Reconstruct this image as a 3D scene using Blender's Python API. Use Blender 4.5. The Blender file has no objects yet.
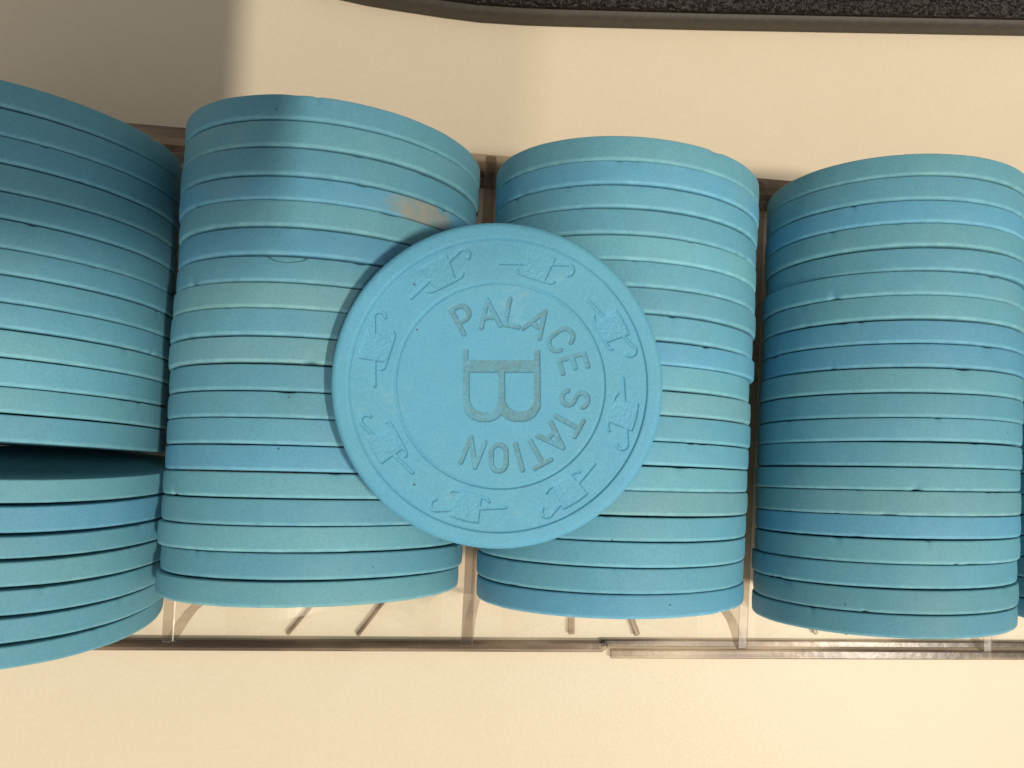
import bpy, bmesh, math, random
import numpy as np
from mathutils import Matrix, Vector, Euler

MM = 0.001                      # everything below is written in millimetres
scene = bpy.context.scene
C = scene.collection
random.seed(7)

# ------------------------------------------------------------------ camera
cam_d = bpy.data.cameras.new('camera')
cam = bpy.data.objects.new('camera', cam_d)
C.objects.link(cam)
CAM = Vector((2.951, -11.170, 139.878))
CAM_E = Euler((0.02479, -0.13445, 0.04433), 'XYZ')
cam.location = CAM * MM
cam.rotation_euler = CAM_E
cam_d.sensor_fit = 'HORIZONTAL'
cam_d.sensor_width = 36.0
cam_d.lens = 812.19 / 1024 * 36.0
cam_d.shift_x = -130.47 / 1024          # the picture is an off-centre crop
cam_d.shift_y = 49.98 / 1024
cam_d.clip_start = 0.002
cam_d.clip_end = 20.0
scene.camera = cam

# ------------------------------------------------------------------ light
scene.view_settings.view_transform = 'Standard'
scene.view_settings.look = 'None'
scene.view_settings.exposure = 0.0
scene.view_settings.gamma = 1.0
world = bpy.data.worlds.new('World')
scene.world = world
world.use_nodes = True
bg = world.node_tree.nodes['Background']
bg.inputs[0].default_value = (1.0, 0.95, 0.89, 1)
# ambient light graded brighter towards the near side, added to light lower bevels
wt = world.node_tree
wc = wt.nodes.new('ShaderNodeTexCoord')
wd = wt.nodes.new('ShaderNodeVectorMath')
wd.operation = 'DOT_PRODUCT'
wd.inputs[1].default_value = (0.10, -0.92, 0.25)
wm = wt.nodes.new('ShaderNodeMapRange')
wm.inputs[1].default_value, wm.inputs[2].default_value = -1.0, 1.0
wm.inputs[3].default_value, wm.inputs[4].default_value = 0.12, 0.67
wt.links.new(wc.outputs['Generated'], wd.inputs[0])
wt.links.new(wd.outputs['Value'], wm.inputs[0])
wt.links.new(wm.outputs[0], bg.inputs[1])


def lamp(name, direction, dist, radius, power, col, long=1.0):
    l = bpy.data.lights.new(name, 'AREA')
    l.shape = 'ELLIPSE'
    l.size = 2 * radius * MM
    l.size_y = 2 * radius * long * MM
    l.energy = power
    l.color = col
    o = bpy.data.objects.new(name, l)
    C.objects.link(o)
    d = Vector(direction).normalized()
    o.location = d * dist * MM
    y_ = (Vector((0, 1, 0)) - d * d.y).normalized()
    o.rotation_euler = Matrix((y_.cross(d), y_, d)).transposed().to_euler()     # long side runs along the stacks
    return o


lamp('ceiling_lamp', (0.48, -0.22, 1.0), 1700, 21, 20.6, (1.0, 0.885, 0.73), 5.0)
lamp('ceiling_lamp', (0.22, -0.25, 1.0), 1500, 34, 4.2, (1.0, 0.89, 0.73))

scene.cycles.max_bounces = 12
scene.cycles.transparent_max_bounces = 24
scene.cycles.use_denoising = True

# ------------------------------------------------------------------ helpers


def tag(o, label=None, cat=None, group=None, kind=None):
    if label:
        o['label'] = label
    if cat:
        o['category'] = cat
    if group:
        o['group'] = group
    if kind:
        o['kind'] = kind
    return o


def empty(name, loc=(0, 0, 0)):
    o = bpy.data.objects.new(name, None)
    o.empty_display_size = 0.01
    C.objects.link(o)
    o.location = Vector(loc) * MM
    return o


def link(name, me, mat, parent=None):
    o = bpy.data.objects.new(name, me)
    C.objects.link(o)
    if mat:
        me.materials.clear()
        me.materials.append(mat)
    if parent:
        o.parent = parent
    return o


def mesh_bm(name, bm, smooth=False):
    me = bpy.data.meshes.new(name)
    bmesh.ops.recalc_face_normals(bm, faces=bm.faces)
    bm.to_mesh(me)
    bm.free()
    me.polygons.foreach_set('use_smooth', [smooth] * len(me.polygons))
    return me


def prism(pts, n, h, bevel=0.0, name='prism'):
    """closed polygon pts (mm, 3-D, planar) extruded by h along n"""
    bm = bmesh.new()
    n = Vector(n)
    a = [bm.verts.new(Vector(p) * MM) for p in pts]
    b = [bm.verts.new((Vector(p) + n * h) * MM) for p in pts]
    bm.faces.new(a)
    bm.faces.new(list(reversed(b)))
    k = len(pts)
    for i in range(k):
        bm.faces.new((a[i], a[(i + 1) % k], b[(i + 1) % k], b[i]))
    if bevel:
        bmesh.ops.bevel(bm, geom=list(bm.edges), offset=bevel * MM, segments=2, profile=0.5, affect='EDGES', clamp_overlap=True)
    return mesh_bm(name, bm)


def bar(p, q, w, h, bevel=0.12):
    """bar from p to q (bottom centre line), width w sideways, height h upward"""
    p, q = Vector(p), Vector(q)
    d = (q - p).normalized()
    s = Vector((0, 0, 1)).cross(d).normalized() * (w / 2)
    return prism([p - s, q - s, q + s, p + s], (0, 0, 1), h, bevel, 'bar')


# ------------------------------------------------------------------ materials


class NT:
    def __init__(self, name):
        self.m = bpy.data.materials.new(name)
        self.m.use_nodes = True
        self.t = self.m.node_tree
        self.t.nodes.clear()
        self.out = self.n('ShaderNodeOutputMaterial')

    def n(self, kind, **kw):
        nd = self.t.nodes.new(kind)
        for k, v in kw.items():
            if k.startswith('i_'):
                key = k[2:].replace('_', ' ')
                nd.inputs[key].default_value = v
            else:
                setattr(nd, k, v)
        return nd

    def l(self, a, b):
        self.t.links.new(a, b)

    def val(self, x, sock):
        if hasattr(x, 'is_linked') or hasattr(x, 'links'):
            self.l(x, sock)
        else:
            sock.default_value = x

    def math(self, op, a, b=0.0, clamp=False):
        nd = self.n('ShaderNodeMath', operation=op, use_clamp=clamp)
        self.val(a, nd.inputs[0])
        self.val(b, nd.inputs[1])
        return nd.outputs[0]

    def mapr(self, x, a, b, c, d, kind='SMOOTHSTEP'):
        nd = self.n('ShaderNodeMapRange', interpolation_type=kind)
        self.l(x, nd.inputs[0])
        for i, v in enumerate((a, b, c, d)):
            nd.inputs[i + 1].default_value = v
        return nd.outputs[0]

    def mix(self, f, a, b, blend='MIX'):
        nd = self.n('ShaderNodeMix', data_type='RGBA', blend_type=blend)
        self.val(f, nd.inputs[0])
        self.val(a, nd.inputs[6])
        self.val(b, nd.inputs[7])
        return nd.outputs[2]

    def noise(self, vec, scale, detail=3.0, rough=0.55):
        nd = self.n('ShaderNodeTexNoise')
        nd.inputs['Scale'].default_value = scale
        nd.inputs['Detail'].default_value = detail
        nd.inputs['Roughness'].default_value = rough
        if vec is not None:
            self.l(vec, nd.inputs['Vector'])
        return nd.outputs[0]


def rgb(r, g, b):
    return (r, g, b, 1.0)


def chip_material(name, scuff=None, crescent=None, flat=None, edge=True, grain=1.0, worn=0.0, ink=None):
    """pressed clay: object colour, mottling, sandy grain, rims paled by wear and painted bevel light, dark specks"""
    k = NT(name)
    tc = k.n('ShaderNodeTexCoord').outputs['Object']
    info = k.n('ShaderNodeObjectInfo')
    off = k.n('ShaderNodeVectorMath', operation='ADD')
    k.l(tc, off.inputs[0])
    cmb = k.n('ShaderNodeCombineXYZ')
    r10 = k.math('MULTIPLY', info.outputs['Random'], 1.7)
    k.l(r10, cmb.inputs[0])
    k.l(k.math('MULTIPLY', info.outputs['Random'], 0.9), cmb.inputs[1])
    k.l(r10, cmb.inputs[2])
    k.l(cmb.outputs[0], off.inputs[1])
    v = off.outputs[0]
    col = info.outputs['Color'] if flat is None else flat
    # broad mottling: some areas greyer and greener, some bluer
    m1 = k.noise(v, 95, 3)
    col = k.mix(k.mapr(m1, 0.38, 0.68, 0.0, 0.55), col, k.mix(1.0, col, rgb(1.08, 1.0, 0.90), 'MULTIPLY'))
    m2 = k.noise(v, 330, 4, 0.6)
    col = k.mix(k.mapr(m2, 0.35, 0.7, 0.0, 0.5), col, k.mix(1.0, col, rgb(1.13, 1.09, 1.06), 'MULTIPLY'))
    # sandy grain of the clay
    m3 = k.noise(v, 3900 if edge is False else 3300, 3, 0.75)
    col = k.mix(k.mapr(m3, 0.3, 0.72, 0.0, 1.0), k.mix(1.0, col, rgb(.91, .915, .92), 'MULTIPLY'), k.mix(1.0, col, rgb(1.08, 1.075, 1.07), 'MULTIPLY'))
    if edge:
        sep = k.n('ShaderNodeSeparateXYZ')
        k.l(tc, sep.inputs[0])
        az = k.math('MAXIMUM', k.math('MULTIPLY', sep.outputs[2], -1.0), k.math('SUBTRACT', sep.outputs[2], 0.00030))  # lower rim paled most: lit bevel painted in on top of slight wear
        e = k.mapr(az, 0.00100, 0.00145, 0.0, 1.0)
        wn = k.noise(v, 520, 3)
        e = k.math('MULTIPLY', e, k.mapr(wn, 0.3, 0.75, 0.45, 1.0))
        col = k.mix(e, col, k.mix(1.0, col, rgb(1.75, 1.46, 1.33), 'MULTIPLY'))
        # grime sitting along the faces
        g = k.mapr(k.noise(v, 60, 4, 0.65), 0.56, 0.72, 0.0, 0.22)
        col = k.mix(g, col, rgb(0.19, 0.36, 0.40))
    if worn:
        w1 = k.mapr(k.noise(v, 140, 5, 0.7), 0.56, 0.70, 0.0, worn)
        w2 = k.mapr(k.noise(v, 1500, 3, 0.7), 0.42, 0.62, 0.2, 1.0)
        col = k.mix(k.math('MULTIPLY', w1, w2), col, rgb(0.34, 0.50, 0.54))
    if ink:
        wi = k.mapr(k.noise(tc, 260, 5, 0.75), 0.34, 0.62, 0.0, 1.0)
        col = k.mix(k.math('MULTIPLY', wi, k.mapr(k.noise(tc, 2100, 3, .7), .3, .6, .45, 1.0)), col, ink)
    # sparse dark specks
    vo = k.n('ShaderNodeTexVoronoi', feature='F1')
    vo.inputs['Scale'].default_value = 260
    k.l(v, vo.inputs['Vector'])
    sp = k.math('LESS_THAN', vo.outputs['Distance'], 0.040)
    sepc = k.n('ShaderNodeSeparateColor')
    k.l(vo.outputs['Color'], sepc.inputs[0])
    sp = k.math('MULTIPLY', sp, k.math('GREATER_THAN', sepc.outputs[0], 0.80))
    col = k.mix(k.math('MULTIPLY', sp, 0.75), col, rgb(0.03, 0.07, 0.08))

    def blob(p, rx, ry, rz, jag):
        s = k.n('ShaderNodeVectorMath', operation='SUBTRACT')
        k.l(tc, s.inputs[0])
        s.inputs[1].default_value = Vector(p) * MM
        d = k.n('ShaderNodeVectorMath', operation='DIVIDE')
        k.l(s.outputs[0], d.inputs[0])
        d.inputs[1].default_value = Vector((rx, ry, rz)) * MM
        ln = k.n('ShaderNodeVectorMath', operation='LENGTH')
        k.l(d.outputs[0], ln.inputs[0])
        nn = k.noise(tc, 420, 5, 0.7)
        return k.math('ADD', ln.outputs['Value'], k.math('MULTIPLY', k.math('SUBTRACT', nn, 0.5), jag))
    if scuff:
        d = blob(scuff, 5.2, 5.2, 2.6, 1.1)
        f = k.mapr(d, 0.55, 1.15, 0.95, 0.0)
        tan = k.mix(k.mapr(k.noise(tc, 700, 4, .7), .35, .65, 0, 1), rgb(0.22, 0.32, 0.32), rgb(0.33, 0.32, 0.275))
        col = k.mix(f, col, tan)
    bump_h = k.math('MULTIPLY', k.noise(v, 3400, 3, 0.7), 0.05 * grain)
    bump_h = k.math('ADD', bump_h, k.math('MULTIPLY', k.noise(v, 650, 3, 0.6), 0.10))
    if crescent:
        s = k.n('ShaderNodeVectorMath', operation='SUBTRACT')
        k.l(tc, s.inputs[0])
        s.inputs[1].default_value = Vector(crescent) * MM
        d = k.n('ShaderNodeVectorMath', operation='MULTIPLY')
        k.l(s.outputs[0], d.inputs[0])
        d.inputs[1].default_value = (1 / 2.1e-3, 0, 1 / 0.75e-3)
        ln = k.n('ShaderNodeVectorMath', operation='LENGTH')
        k.l(d.outputs[0], ln.inputs[0])
        jit = k.math('MULTIPLY', k.math('SUBTRACT', k.noise(tc, 600, 3), .5), 0.35)
        q = k.math('ABSOLUTE', k.math('SUBTRACT', k.math('ADD', ln.outputs['Value'], jit), 1.0))
        f = k.mapr(q, 0.02, 0.13, 0.6, 0.0)
        sy = k.n('ShaderNodeSeparateXYZ')
        k.l(tc, sy.inputs[0])
        f = k.math('MULTIPLY', f, k.math('GREATER_THAN', sy.outputs[1], 0.012))
        col = k.mix(f, col, rgb(0.02, 0.06, 0.08))
        bump_h = k.math('SUBTRACT', bump_h, k.math('MULTIPLY', f, 0.3))
    bp = k.n('ShaderNodeBump')
    bp.inputs['Strength'].default_value = 0.6
    bp.inputs['Distance'].default_value = 0.0006
    k.l(bump_h, bp.inputs['Height'])
    b = k.n('ShaderNodeBsdfPrincipled')
    k.l(col, b.inputs['Base Color'])
    b.inputs['Roughness'].default_value = 0.62
    b.inputs['Specular IOR Level'].default_value = 0.32
    k.l(bp.outputs[0], b.inputs['Normal'])
    k.l(b.outputs[0], k.out.inputs[0])
    return k.m


def acrylic(name, tint, gloss_rough=0.06, streak=0.0, haze=0.0, gloss=1.0):
    """clear plastic that lets the lamps through: tinted transmission under a clear reflection"""
    k = NT(name)
    tc = k.n('ShaderNodeTexCoord').outputs['Object']
    tr = k.n('ShaderNodeBsdfTransparent')
    tr.inputs[0].default_value = rgb(*tint)
    if streak:
        mp = k.n('ShaderNodeMapping')
        mp.inputs['Scale'].default_value = (26, 190, 120)
        k.l(tc, mp.inputs[0])
        f = k.mapr(k.noise(mp.outputs[0], 1.0, 3, .6), 0.40, 0.66, 0.0, streak)  # dark streaks in the tint stand in for reflections and refraction
        k.l(k.mix(f, rgb(*tint), rgb(tint[0] * .45, tint[1] * .42, tint[2] * .42)), tr.inputs[0])
    base = tr.outputs[0]
    if haze:
        df = k.n('ShaderNodeBsdfDiffuse')
        df.inputs[0].default_value = rgb(.45, .42, .38)
        mh = k.n('ShaderNodeMixShader')
        mh.inputs[0].default_value = haze
        k.l(base, mh.inputs[1])
        k.l(df.outputs[0], mh.inputs[2])
        base = mh.outputs[0]
    gl = k.n('ShaderNodeBsdfGlossy')
    gl.inputs['Roughness'].default_value = gloss_rough
    fr = k.n('ShaderNodeFresnel')
    geo = k.n('ShaderNodeNewGeometry')          # light leaving the plastic sees the inverse index (no false total reflection)
    k.l(k.mapr(geo.outputs['Backfacing'], 0, 1, 1.49, 1 / 1.49, 'LINEAR'), fr.inputs[0])
    bp = k.n('ShaderNodeBump')
    bp.inputs['Strength'].default_value = 0.10
    bp.inputs['Distance'].default_value = 0.0005
    k.l(k.noise(tc, 420, 3), bp.inputs['Height'])
    k.l(bp.outputs[0], gl.inputs['Normal'])
    mx = k.n('ShaderNodeMixShader')
    k.l(k.math('MULTIPLY', fr.outputs[0], gloss), mx.inputs[0])
    k.l(base, mx.inputs[1])
    k.l(gl.outputs[0], mx.inputs[2])
    k.l(mx.outputs[0], k.out.inputs[0])
    return k.m


def grained(name, c1, c2, scale, rough, bump, dist, spec=0.4, voro=False, specks=0.0):
    k = NT(name)
    tc = k.n('ShaderNodeTexCoord').outputs['Object']
    n1 = k.noise(tc, scale, 4, .6)
    n2 = k.noise(tc, scale * 0.07, 3)
    col = k.mix(k.mapr(n1, .35, .65, 0, 1), rgb(*c1), rgb(*c2))
    col = k.mix(k.mapr(n2, .3, .7, 0, .2), col, k.mix(1.0, col, rgb(.93, .92, .90), 'MULTIPLY'))
    if specks:
        vs = k.n('ShaderNodeTexVoronoi', feature='F1')
        vs.inputs['Scale'].default_value = 130
        k.l(tc, vs.inputs['Vector'])
        sc = k.n('ShaderNodeSeparateColor')
        k.l(vs.outputs['Color'], sc.inputs[0])
        f = k.math('MULTIPLY', k.math('LESS_THAN', vs.outputs['Distance'], k.mapr(n1, .3, .7, .012, .034)), k.math('GREATER_THAN', sc.outputs[0], .72))
        col = k.mix(k.math('MULTIPLY', f, specks), col, rgb(.20, .16, .12))
    h = n1
    if voro:
        vo = k.n('ShaderNodeTexVoronoi', feature='SMOOTH_F1')
        vo.inputs['Scale'].default_value = scale
        k.l(tc, vo.inputs['Vector'])
        h = k.math('ADD', k.math('MULTIPLY', vo.outputs['Distance'], -1.0), k.math('MULTIPLY', n1, .5))
    bp = k.n('ShaderNodeBump')
    bp.inputs['Strength'].default_value = bump
    bp.inputs['Distance'].default_value = dist
    k.l(h, bp.inputs['Height'])
    b = k.n('ShaderNodeBsdfPrincipled')
    k.l(col, b.inputs['Base Color'])
    b.inputs['Roughness'].default_value = rough
    b.inputs['Specular IOR Level'].default_value = spec
    k.l(bp.outputs[0], b.inputs['Normal'])
    k.l(b.outputs[0], k.out.inputs[0])
    return k.m


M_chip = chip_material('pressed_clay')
M_table = grained('cream_laminate', (.705, .61, .465), (.73, .635, .487), 1700, .42, .13, .0003, .35, specks=.5)
M_rail = acrylic('clear_acrylic_rail', (.83, .79, .745), .24, .88, .02, .55)
M_wall = acrylic('clear_acrylic_wall', (.74, .69, .645), .25, .35, .05, .7)
M_side = acrylic('clear_acrylic_side', (.95, .93, .905), .3, gloss=.5)
M_thin = acrylic('clear_acrylic_sheet', (.992, .988, .982), .35, gloss=.3)
M_rib = acrylic('clear_acrylic_rib', (.84, .80, .76), .25, .5, .03, .6)
M_leather = grained('black_grained_leather', (.006, .0045, .0035), (.015, .0115, .009), 1450, .40, .8, .0008, .32, True)
M_rim = grained('grey_rubber_rim', (.060, .054, .044), (.075, .067, .055), 900, .55, .15, .0003, .3)
M_phone = grained('dark_phone_shell', (.03, .03, .032), (.035, .035, .037), 500, .35, .05, .0002, .5)

# ------------------------------------------------------------------ table
TZ = -4.0
bm = bmesh.new()
bmesh.ops.create_cube(bm, size=1.0)
bmesh.ops.scale(bm, vec=(1.3, 0.9, 0.02), verts=bm.verts)
bmesh.ops.translate(bm, vec=(0, 0, TZ * MM - 0.01), verts=bm.verts)
table = link('table', mesh_bm('table', bm), M_table)
tag(table, kind='structure')

# ------------------------------------------------------------------ chip rack
rack = empty('chip_rack', (15, -4, TZ))
tag(rack, 'clear acrylic chip rack lying on the cream table under the standing chip stacks', 'chip rack')
OFF = -Vector((15, -4, TZ)) * MM


def rpart(name, me, mat, parent=None):
    o = link(name, me, mat, rack)
    o.location = OFF
    return o


COLX = [-68.5, -26.28, 15.32, 57.22, 98.9]
WALLX = [-89.3, -47.4, -5.5, 36.9, 78.0, 119.6]
# dividers: tall thin walls, front end cut in a curve, rear end square
for w in WALLX:
    prof = [(-36.4, -1.2), (-36.5, 4.5), (-37.2, 7.5), (-38.4, 10.5), (-39.7, 12.9), (-40.4, 14.4), (-40.3, 15.2), (33.6, 15.2), (34.3, 14.4), (34.3, -1.2)]
    me = prism([(w - .85, y, z) for y, z in prof], (1, 0, 0), 1.7, .22, 'divider')
    o = rpart('divider', me, M_side)
    me.materials.append(M_wall)                 # the sawn edges look darker than the clear faces
    for p in me.polygons:
        if abs(p.normal.x) < .8:
            p.material_index = 1
# trough shells under each stack
for xc in COLX:
    bm = bmesh.new()
    n = 28
    rows = []
    for i in range(n + 1):
        a = math.radians(-52 + 104 * i / n)
        yf = -38.2 - 3.4 * (abs(a) / math.radians(52)) ** 1.3
        row = []
        for (r, y) in ((19.75, yf), (20.35, yf), (20.35, 34.0), (19.75, 34.0)):
            row.append(bm.verts.new(Vector((xc + r * math.sin(a), y, 19.5 - r * math.cos(a))) * MM))
        rows.append(row)
    for i in range(n):
        for j in range(4):
            bm.faces.new((rows[i][j], rows[i][(j + 1) % 4], rows[i + 1][(j + 1) % 4], rows[i + 1][j]))
    bm.faces.new(rows[0])
    bm.faces.new(rows[-1])
    rpart('trough', mesh_bm('trough', bm), M_thin)
# front edge: one broad rail at the left, two slim ones at the right
rpart('front_rail', prism([(-91, -46.0, -3.7), (16.6, -45.15, -3.7), (17.7, -44.2, -3.7), (17.2, -43.35, -3.7), (-91, -44.2, -3.7)], (0, 0, 1), 1.6, .2), M_rail)
rpart('front_rail', prism([(16.4, -44.25, -3.7), (122, -43.4, -3.7), (122, -42.25, -3.7), (16.4, -43.1, -3.7)], (0, 0, 1), 1.0, .18), M_rail)
rpart('front_rail', prism([(18.1, -46.3, -3.75), (122, -45.5, -3.75), (122, -43.95, -3.75), (18.1, -44.75, -3.75)], (0, 0, 1), 1.3, .2), M_rail)
# rear edge: upright lip with a step in front of it
rpart('rear_rail', prism([(-91, 36.35, -3.7), (122, 37.3, -3.7), (122, 38.5, -3.7), (-91, 37.55, -3.7)], (0, 0, 1), 8.6, .2), M_rail)
rpart('rear_rail', prism([(-91, 34.5, -3.7), (122, 35.4, -3.7), (122, 37.2, -3.7), (-91, 36.25, -3.7)], (0, 0, 1), 4.2, .2), M_wall)
# stiffening ribs under the troughs
for (p, q, wd) in (((-31.4, -36.6), (-36.2, -43.0), .75), ((-20.6, -36.8), (-24.9, -43.0), .75), ((10.9, -37.5), (11.15, -42.3), 1.25),
                   ((21.0, -38.0), (22.8, -42.3), 1.1), ((53.6, -38.2), (55.6, -41.6), .8), ((63, -38.2), (61, -41.6), .8)):
    rpart('rib', bar((p[0], p[1], -3.7), (q[0], q[1], -3.7), wd, 1.0, .3), M_rib)

# ------------------------------------------------------------------ chips
R = 19.5
T0 = 3.22


def chip_profile(half, rim_round=0.36):
    """half outline of a chip from the top centre over the edge to the bottom centre"""
    top = [(0.0, half - .12), (12.3, half - .12), (12.5, half - .06), (17.5, half - .06), (17.7, half)]

    def edge(rr_, zz_):
        return [(R - rr_ + rr_ * math.cos(a), half - zz_ + zz_ * math.sin(a)) for a in (math.pi / 2 * (1 - i / 6) for i in range(7))]
    up = top + edge(.22, .26)                   # crisp edge on one face
    dn = top + edge(.38, .52)                   # wider rounding on the other, shaped to show a bright band
    side_mid = [(R + .03, .5), (R + .04, 0.0), (R + .03, -.5)]
    return up + side_mid + [(r, -z) for r, z in reversed(dn)]


def lathe(profile, seg, nicks=None):
    """turned solid; nicks = random source for chipped and slightly uneven edges"""
    bm = bmesh.new()
    zmax = max(z for _, z in profile)
    wob = {}
    if nicks:
        for s in (-1, 1):
            w_ = [0.0] * seg
            ph = [nicks.uniform(0, 6.28) for _ in range(4)]
            for i in range(seg):
                t = 2 * math.pi * i / seg
                w_[i] = .014 * math.sin(5 * t + ph[0]) + .010 * math.sin(17 * t + ph[1]) + .006 * math.sin(61 * t + ph[2])
            for _ in range(nicks.randint(3, 6)):
                c0, wd, dp = nicks.uniform(0, seg), nicks.uniform(.8, 4.0), nicks.uniform(.04, .2)
                for i in range(seg):
                    d = min(abs(i - c0), seg - abs(i - c0)) / wd
                    if d < 1:
                        w_[i] -= dp * (1 - d * d)
            wob[s] = w_

    def rz(r, z, i):
        if not nicks or r < R - .6 or abs(z) < .6:
            return r, z
        k = (abs(z) - .6) / (zmax - .6)
        w_ = wob[1 if z > 0 else -1][i]
        return r + w_ * k, z + (w_ * .55 * k if z > 0 else -w_ * .55 * k) * (1 if w_ < 0 else 0)
    rings = []
    for r, z in profile:
        if r == 0:
            rings.append([bm.verts.new((0, 0, z * MM))])
        else:
            rings.append([bm.verts.new((rz(r, z, i)[0] * math.cos(2 * math.pi * i / seg) * MM, rz(r, z, i)[0] * math.sin(2 * math.pi * i / seg) * MM, rz(r, z, i)[1] * MM)) for i in range(seg)])
    for a, b in zip(rings[:-1], rings[1:]):
        for i in range(seg):
            j = (i + 1) % seg
            if len(a) == 1:
                bm.faces.new((a[0], b[i], b[j]))
            elif len(b) == 1:
                bm.faces.new((a[i], b[0], a[j]))
            else:
                bm.faces.new((a[i], b[i], b[j], a[j]))
    return bm


CHIPS = []
for q in range(6):
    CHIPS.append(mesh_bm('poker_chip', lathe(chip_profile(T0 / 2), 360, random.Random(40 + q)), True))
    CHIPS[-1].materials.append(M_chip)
chip_mesh = CHIPS[0]


def with_material(mat):
    me = chip_mesh.copy()
    me.materials.clear()
    me.materials.append(mat)
    return me


G = (.120, .342, .445)      # greener
N = (.106, .318, .440)      # middle
B = (.102, .325, .495)      # bluer
Y = (.128, .325, .408)      # grey green
PAL = {'g': G, 'n': N, 'b': B, 'y': Y}
TINT = {'g': 'greenish teal', 'n': 'teal blue', 'b': 'sky blue', 'y': 'dull grey green'}
ORD = ['first', 'second', 'third', 'fourth', 'fifth', 'sixth', 'seventh', 'eighth', 'ninth', 'tenth', 'eleventh', 'twelfth',
       'thirteenth', 'fourteenth', 'fifteenth', 'sixteenth', 'seventeenth', 'eighteenth', 'nineteenth', 'twentieth']

SEAM = {
    1: [29.19, 25.91, 22.63, 19.45, 16.18, 12.98, 9.53, 6.47, 3.23, 0.16, -3.11, -6.5, -9.63, -13.0],
    2: [30.1, 26.93, 23.63, 20.19, 17.25, 13.98, 10.61, 7.44, 4.26, 0.88, -2.31, -5.56, -8.78, -12.02, -15.2, -18.33, -21.6, -24.77, -28.04, -31.2],
    3: [29.4, 26.08, 23.0, 20.04, 16.73, 13.48, 10.11, 6.79, 3.52, 0.53, -2.71, -5.89, -9.21, -12.31, -15.54, -18.75, -21.91, -25.17, -28.48, -31.62],
    4: [30.95, 27.86, 24.54, 21.42, 18.19, 15.07, 11.77, 8.49, 5.35, 2.13, -1.19, -4.52, -7.72, -11.07, -14.23, -17.6, -20.7, -23.99, -27.23, -30.5, -33.68],
}
TILT = {1: (-.0085, .0365), 2: (.0157, .0301), 3: (.0069, .0161), 4: (.0217, .0288)}   # yaw, lean
TONE = {1: 'gnngnnnnngngn', 2: 'ngnbgbnynynnnbgngng', 3: 'gbnngnnnbgynngynnnb', 4: 'gnbgnngbbgnnngybgngn'}
WHERE = {1: 'far left stack\'s upper group', 2: 'stack under loose chip\'s left half',
         3: 'stack under loose chip\'s right half', 4: 'full stack right of loose chip'}
# small sideways shifts read off the stack outlines
JIT = {2: {0: .1, 18: -.15, 16: -.35, 17: .25, 8: -.2, 9: -.25, 5: .2}, 3: {6: .25, 7: -.1, 8: .3, 9: -.35, 18: .05}, 4: {4: .35, 5: -.3, 13: -.25, 17: -.3, 18: .05}}
SPECIAL = {}
GROUP = 'pressed clay poker chips standing on edge in the rack'


def place(me, xc, ya, yb, yaw, ln, zc=19.55, dx=0.0, spin=None, mat_obj=None):
    o = bpy.data.objects.new('poker_chip', me)
    C.objects.link(o)
    nrm = Vector((-yaw, 1, -ln)).normalized()
    q = nrm.to_track_quat('Z', 'Y').to_matrix()
    # local Y towards world up, so marks on the upper edge can be placed
    zl = nrm
    yl = (Vector((0, 0, 1)) - zl * zl.z).normalized()
    xl = yl.cross(zl)
    m = Matrix((xl, yl, zl)).transposed()
    if spin:
        m = m @ Matrix.Rotation(spin, 3, 'Z')
    th = ya - yb
    m = m @ Matrix.Diagonal((1, 1, (th - .155) / T0))
    o.matrix_world = Matrix.Translation(Vector((xc + dx, (ya + yb) / 2, zc)) * MM) @ m.to_4x4()
    return o


# local x of an on-edge chip points to world -x or +x: xl = yl x zl  (up x rearward) = -x
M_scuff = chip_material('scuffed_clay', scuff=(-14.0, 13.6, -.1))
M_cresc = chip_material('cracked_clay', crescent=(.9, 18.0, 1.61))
for c in (1, 2, 3, 4):
    s = SEAM[c]
    for i in range(len(s) - 1):
        yaw, ln = TILT[c]
        dx = JIT.get(c, {}).get(i, random.uniform(-.12, .12))
        me = random.choice(CHIPS)
        mark = ''
        spin = random.uniform(0, 6.28)
        if (c, i) == (2, 3):
            me, mark, spin = with_material(M_scuff), 'tan scuff, ', 0
        if (c, i) == (2, 6):
            me, mark, spin = with_material(M_cresc), 'crescent crack, ', 0
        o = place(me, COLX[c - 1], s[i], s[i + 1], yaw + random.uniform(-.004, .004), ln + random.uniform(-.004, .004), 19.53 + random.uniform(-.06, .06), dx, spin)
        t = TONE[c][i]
        v = random.uniform(.93, 1.05) * {1: 1.1, 2: 1.0, 3: 1.1, 4: .97}[c] * (.92 if i == 0 or i >= len(s) - 3 else 1)  # stack and end factors paint uneven lamp light into the chip colour
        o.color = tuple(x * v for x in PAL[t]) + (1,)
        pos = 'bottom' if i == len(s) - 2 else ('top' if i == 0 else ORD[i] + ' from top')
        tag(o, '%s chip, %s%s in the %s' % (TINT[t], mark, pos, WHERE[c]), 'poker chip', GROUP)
# lower, leaning group at the far left
low = [-15.0, -17.95, -21.2, -23.95, -27.05, -30.2, -33.3, -36.2]
for i in range(7):
    ln = -.085 - .012 * i
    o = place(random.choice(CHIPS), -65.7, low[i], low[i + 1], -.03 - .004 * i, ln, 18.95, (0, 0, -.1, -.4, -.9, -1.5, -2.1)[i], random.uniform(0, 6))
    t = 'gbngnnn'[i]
    o.color = tuple(x * .88 for x in PAL[t]) + (1,)  # dimmer light on this group is painted into its colour
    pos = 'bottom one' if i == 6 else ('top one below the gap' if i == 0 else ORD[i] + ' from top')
    tag(o, '%s leaning chip, %s in the far left stack\'s lower group' % (TINT[t], pos), 'poker chip', GROUP)
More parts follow.
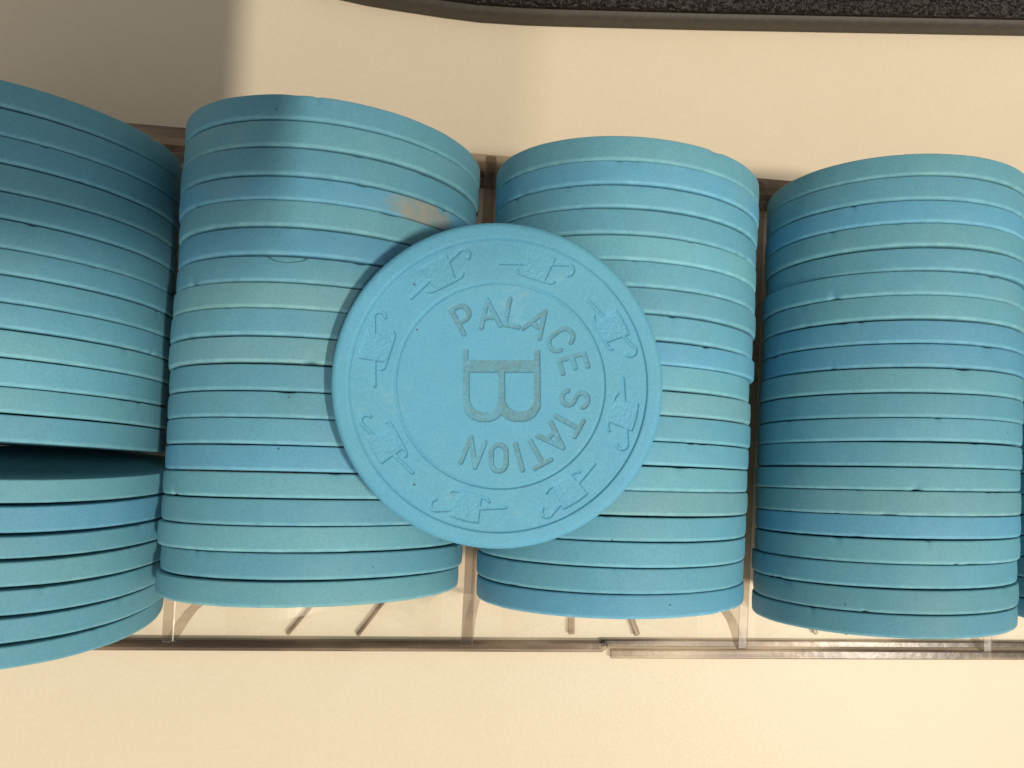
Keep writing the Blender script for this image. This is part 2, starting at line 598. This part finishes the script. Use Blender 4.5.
# stack cut off by the right edge of the picture
y = 31.0
for i in range(20):
    th = 3.22 + random.uniform(-.06, .06)
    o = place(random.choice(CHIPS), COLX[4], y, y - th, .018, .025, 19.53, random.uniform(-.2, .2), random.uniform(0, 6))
    y -= th
    t = 'nbngnbgnnbgnnbgnbgnb'[i]
    o.color = tuple(x for x in PAL[t]) + (1,)
    pos = 'bottom one' if i == 19 else ('top' if i == 0 else ORD[i] + ' from top')
    tag(o, '%s chip, %s in the stack cut off at far right' % (TINT[t], pos), 'poker chip', GROUP)

# ------------------------------------------------------------------ the loose lettered chip
SEG, NR = 1500, 262
RIN = 17.62
PX = 19.5 / 164.5       # mm per picture pixel on this chip


def seg_dist(px, py, a, b):
    ax, ay = a
    bx, by = b
    dx, dy = bx - ax, by - ay
    L = dx * dx + dy * dy
    t = np.clip(((px - ax) * dx + (py - ay) * dy) / (L + 1e-12), 0, 1)
    return np.hypot(px - ax - t * dx, py - ay - t * dy)


def poly_dist(px, py, pts):
    d = np.full(px.shape, 1e9)
    for a, b in zip(pts[:-1], pts[1:]):
        d = np.minimum(d, seg_dist(px, py, a, b))
    return d


def arcpts(cx, cy, rx, ry, a0, a1, n=10):
    return [(cx + rx * math.cos(math.radians(a0 + (a1 - a0) * i / n)), cy + ry * math.sin(math.radians(a0 + (a1 - a0) * i / n))) for i in range(n + 1)]


# stroke letters in a unit-height box, centred in x
GLYPH = {
    'P': [[(-.26, -.5), (-.26, .5)], [(-.26, .5), (.02, .5)] + arcpts(.04, .22, .26, .28, 90, -90) + [(-.26, -.06)]],
    'A': [[(-.36, -.5), (0, .5), (.36, -.5)], [(-.23, -.16), (.23, -.16)]],
    'L': [[(-.24, .5), (-.24, -.5), (.28, -.5)]],
    'C': [arcpts(0, .2, .31, .30, 10, 180) + arcpts(0, -.2, .31, .30, 180, 350)],
    'E': [[(.27, .5), (-.25, .5), (-.25, -.5), (.27, -.5)], [(-.25, .02), (.2, .02)]],
    'S': [arcpts(0, .25, .28, .25, 20, 270) + arcpts(0, -.25, .28, .25, 90, -160)],
    'T': [[(-.34, .5), (.34, .5)], [(0, .5), (0, -.5)]],
    'I': [[(0, .5), (0, -.5)]],
    'O': [arcpts(0, .2, .28, .30, 0, 180) + arcpts(0, -.2, .28, .30, 180, 360) + [(.28, .2)]],
    'N': [[(-.28, -.5), (-.28, .5), (.28, -.5), (.28, .5)]],
}
TEXT = [('P', 117.8, 74.5), ('A', 97.8, 72.5), ('L', 78.5, 74), ('A', 58.2, 74.5), ('C', 36.5, 77), ('E', 16.5, 77.5),
        ('S', -10.9, 77), ('T', -29.6, 78), ('A', -45.5, 76.5), ('T', -62.0, 77.5), ('I', -75.5, 75.5), ('O', -91.0, 73.5), ('N', -111.5, 72.5)]


def smooth(x, a, b):
    t = np.clip((x - a) / (b - a), 0, 1)
    return t * t * (3 - 2 * t)


def rrect(px, py, x0, x1, y0, y1, r):
    cx, cy, hx, hy = (x0 + x1) / 2, (y0 + y1) / 2, (x1 - x0) / 2, (y1 - y0) / 2
    qx, qy = np.abs(px - cx) - hx + r, np.abs(py - cy) - hy + r
    return np.hypot(np.maximum(qx, 0), np.maximum(qy, 0)) + np.minimum(np.maximum(qx, qy), 0) - r


def letters_sd(x, y):
    """signed distance (mm) to the word round the middle and to the big B"""
    d = np.full(x.shape, 1e9)
    for ch, ang, rad in TEXT:
        t = math.radians(ang)
        cx, cy = (rad * math.cos(t) - 2.2) * PX, (rad * math.sin(t) + .4) * PX
        h = 26.5 * PX
        near = np.hypot(x - cx, y - cy) < h * 1.1
        ux, uy = math.sin(t), -math.cos(t)
        lx = ((x[near] - cx) * ux + (y[near] - cy) * uy) / h
        ly = ((x[near] - cx) * math.cos(t) + (y[near] - cy) * math.sin(t)) / h
        dd = np.full(lx.shape, 1e9)
        for s in GLYPH[ch]:
            dd = np.minimum(dd, poly_dist(lx, ly, s))
        d[near] = np.minimum(d[near], dd * h - .285)
    # B, lying on its side: its stem on top, its bowls below
    u, v = x / PX + 3.2, -y / PX + .6
    bar_ = rrect(u, v, -34, 41, -24.5, -12.0, 1)
    ser = np.minimum(rrect(u, v, -35, -29.5, -35, -13, 1), rrect(u, v, 36, 41.8, -35, -13, 1))
    lo = np.maximum(rrect(u, v, -35, 7, -40, 37.5, 19), -v - 16)
    li = np.maximum(rrect(u, v, -28.5, 0, -40, 27.5, 13.5), -v - 12)
    ro = np.maximum(rrect(u, v, -1, 42, -40, 37.5, 19), -v - 16)
    ri = np.maximum(rrect(u, v, 6.5, 35.5, -40, 27.5, 13.5), -v - 12)
    bowls = np.maximum(np.minimum(lo, ro), -np.minimum(li, ri))
    b = np.minimum(np.minimum(bar_, ser), bowls) * PX
    return d, b


HAT = [118, 72.6, 27.5, -14, -58.5, -106, -152.5, 163]


def hats_sd(x, y):
    """top hat with a cane behind it, eight times round the rim"""
    d = np.full(x.shape, 1e9)
    for a in HAT:
        t = math.radians(a)
        cx, cy = 14.95 * math.cos(t), 14.95 * math.sin(t)
        near = np.hypot(x - cx, y - cy) < 6
        X, Yv = x[near] - cx, y[near] - cy
        u = X * math.sin(t) - Yv * math.cos(t)
        v = X * math.cos(t) + Yv * math.sin(t)
        # flared crown
        hw = 1.35 + .45 * np.clip((v + 1.5) / 3.2, 0, 1)
        crown = np.maximum(np.abs(u + .05) - hw, np.abs(v - .1) - 1.62 + .10 * (u / 1.5) ** 2)
        brim = poly_dist(u, v, [(-2.3, -1.22), (-2.0, -1.46), (-1.2, -1.52), (1.2, -1.52), (2.0, -1.46), (2.3, -1.22)]) - .19
        cane = poly_dist(u, v, [(-4.35, -1.05), (3.35, 1.35)] + arcpts(3.45, .72, .68, .66, 95, -70, 8)) - .21
        d[near] = np.minimum(d[near], np.minimum(np.minimum(crown, brim), cane))
    return d


def face_height(x, y):
    r = np.hypot(x, y)
    h = -.20 * (1 - smooth(r, 17.42, 17.61))                 # floor inside the raised rim
    h -= .15 * (1 - smooth(r, 12.28, 12.50))                 # sunken middle
    h -= .13 * np.exp(-((r - 17.44) / .075) ** 2)               # fine tooled line inside the rim
    h -= .12 * (1 - smooth(r, 12.32, 12.48)) * smooth(r, 11.95, 12.3)
    hd = hats_sd(x, y)
    rng = np.random.default_rng(5)
    gx, gy = x / .23, y / .23                                   # coarse tooled texture inside the hats
    ix, iy = np.floor(gx).astype(int), np.floor(gy).astype(int)
    tab = rng.random((64, 64))
    fx, fy = gx - ix, gy - iy
    tex = (tab[ix % 64, iy % 64] * (1 - fx) * (1 - fy) + tab[(ix + 1) % 64, iy % 64] * fx * (1 - fy)
           + tab[ix % 64, (iy + 1) % 64] * (1 - fx) * fy + tab[(ix + 1) % 64, (iy + 1) % 64] * fx * fy)
    h -= (.20 + .07 * (tex - .5)) * (1 - smooth(hd, -.12, .06))
    ld, bd = letters_sd(x, y)
    sd = np.minimum(ld, bd)
    h -= (.17 + .05 * (tex - .5)) * (1 - smooth(sd, -.06, .06))
    return h, ld, bd


half = T0 / 2
rr = RIN * (np.arange(1, NR + 1) / NR)
th = np.arange(SEG) * 2 * math.pi / SEG
X = rr[:, None] * np.cos(th)[None]
Yg = rr[:, None] * np.sin(th)[None]
H, LD, BD = face_height(X, Yg)
outer = [(17.75, half)]
for i in range(6):
    a = math.pi / 2 * (1 - i / 5)
    outer.append((R - .8 + .8 * math.cos(a), half - .8 + .8 * math.sin(a)))
outer += [(R, -half + .6), (R - .2, -half + .15), (R - .6, -half), (12.0, -half)]
V = [np.stack([X, Yg, H + half], -1).reshape(-1, 3)]
for r, z in outer:
    V.append(np.stack([r * np.cos(th), r * np.sin(th), np.full(SEG, z)], -1))
h0, _, _ = face_height(np.zeros(1), np.zeros(1))
V.append(np.array([[0, 0, h0[0] + half], [0, 0, -half]]))
V = np.concatenate(V) * MM
nrow = NR + len(outer)
i0 = np.arange(nrow - 1)[:, None] * SEG
j = np.arange(SEG)[None]
j2 = (j + 1) % SEG
quads = np.stack([i0 + j, i0 + SEG + j, i0 + SEG + j2, i0 + j2], -1).reshape(-1, 4)
# which quads belong to the stamped word, which to the big B
fl = np.zeros((nrow - 1, SEG), int)
m4 = lambda A: (A[:-1] + A[1:] + np.roll(A, -1, 1)[:-1] + np.roll(A, -1, 1)[1:]) / 4
fl[:NR - 1][m4(LD) < 0] = 1
fl[:NR - 1][m4(BD) < 0] = 2
fl = fl.reshape(-1)
cT, cB = len(V) - 2, len(V) - 1
last = (nrow - 1) * SEG
jj = np.arange(SEG)
tri = np.concatenate([np.stack([np.full(SEG, cT), jj, (jj + 1) % SEG], -1),
                      np.stack([np.full(SEG, cB), last + (jj + 1) % SEG, last + jj], -1)])


def np_mesh(name, verts, quads, tris=None):
    used = np.unique(np.concatenate([quads.ravel()] + ([tris.ravel()] if tris is not None else [])))
    remap = np.full(len(verts), -1)
    remap[used] = np.arange(len(used))
    me = bpy.data.meshes.new(name)
    loops = [remap[quads].ravel()]
    starts = [np.arange(len(quads)) * 4]
    n = len(quads)
    if tris is not None:
        loops.append(remap[tris].ravel())
        starts.append(len(quads) * 4 + np.arange(len(tris)) * 3)
        n += len(tris)
    loops = np.concatenate(loops).astype(np.int32)
    starts = np.concatenate(starts).astype(np.int32)
    me.vertices.add(len(used))
    me.vertices.foreach_set('co', verts[used].astype(np.float32).ravel())
    me.loops.add(len(loops))
    me.loops.foreach_set('vertex_index', loops)
    me.polygons.add(n)
    me.polygons.foreach_set('loop_start', starts)
    me.polygons.foreach_set('use_smooth', np.ones(n, bool))
    me.update(calc_edges=True)
    me.validate()
    return me


M_face = chip_material('pressed_clay_face', edge=False, grain=1.7, worn=.22)
M_ink = chip_material('worn_grey_stamp', flat=rgb(.112, .350, .505), edge=False, grain=1.8, ink=rgb(.115, .270, .335))
root = link('poker_chip', np_mesh('lettered_chip', V, quads[fl == 0], tri), M_face)
ZL = 39.1 + half
root.location = Vector((-1.12, -3.1, ZL)) * MM
root.rotation_euler = (0.0, 0.006, CAM_E.z + .012)
root.color = (.112, .380, .565, 1)
tag(root, 'loose sky blue chip lying flat on two stacks, stamped PALACE STATION and B', 'poker chip')
w = link('lettering', np_mesh('lettering', V, quads[fl == 1]), M_ink, root)
b = link('monogram', np_mesh('monogram', V, quads[fl == 2]), M_ink, root)

# ------------------------------------------------------------------ black case at the top edge
case = empty('padded_case', (60, 90, TZ))
tag(case, 'black grained leather case with a smooth grey rim, lying behind the chip stacks', 'case')
# outline of the near side, rounded at the left end
near = [(-66, 150), (-65, 105), (-60, 84), (-53, 74), (-45, 68.6), (-35.3, 65.6), (-29, 64.9), (-23.6, 64.6), (-16, 64.3), (-9.8, 64.2), (-2, 64.6), (4.2, 65.1), (29.6, 67.4), (93, 73.6), (190, 83.0), (190, 150)]


def inset(pts, d):
    out = []
    k = len(pts)
    for i in range(k):
        a, b_, c_ = Vector(pts[i - 1]), Vector(pts[i]), Vector(pts[(i + 1) % k])
        n1 = Vector((-(b_ - a).y, (b_ - a).x)).normalized()
        n2 = Vector((-(c_ - b_).y, (c_ - b_).x)).normalized()
        nn = (n1 + n2).normalized()
        out.append(b_ + nn * d)
    return out


def loop_solid(levels, mat, name):
    bm = bmesh.new()
    rings = [[bm.verts.new(Vector((p[0], p[1], z)) * MM) for p in inset(near, d)] for d, z in levels]
    for a, b_ in zip(rings[:-1], rings[1:]):
        for i in range(len(a)):
            i2 = (i + 1) % len(a)
            bm.faces.new((a[i], a[i2], b_[i2], b_[i]))
    bm.faces.new(rings[0])
    bm.faces.new(rings[-1])
    o = link(name, mesh_bm(name, bm, True), mat, case)
    o.location = -Vector((60, 90, TZ)) * MM
    return o


loop_solid([(.4, TZ + .05), (0, TZ + .4), (0, TZ + 3.2), (.3, TZ + 3.9), (1.5, TZ + 4.1)], M_rim, 'rim')
loop_solid([(1.2, TZ + 4.15), (.9, TZ + 4.5), (1.1, TZ + 5.1), (2.2, TZ + 5.6), (5, TZ + 5.9)], M_leather, 'leather_top')

# ------------------------------------------------------------------ the phone held over the table, above the picture; it throws the broad shadow at the left
bm = bmesh.new()
pts = []
PX0, PX1, PY0, PY1, PR = -41, 37.2, -23, 126, 15
for cx, cy, a0 in ((PX1 - PR, PY1 - PR, 0), (PX0 + PR, PY1 - PR, 90), (PX0 + PR, PY0 + PR, 180), (PX1 - PR, PY0 + PR, 270)):
    pts += [(cx + PR * math.cos(math.radians(a0 + 90 * i / 8)), cy + PR * math.sin(math.radians(a0 + 90 * i / 8)), 165) for i in range(9)]
phone = empty('smartphone', (0, 50, 165))
tag(phone, 'dark phone held flat above the chips, shading the left side', 'phone')
o = link('body', prism(pts, (0, 0, 1), 8, 1.2, 'body'), M_phone, phone)
o.location = -Vector((0, 50, 165)) * MM
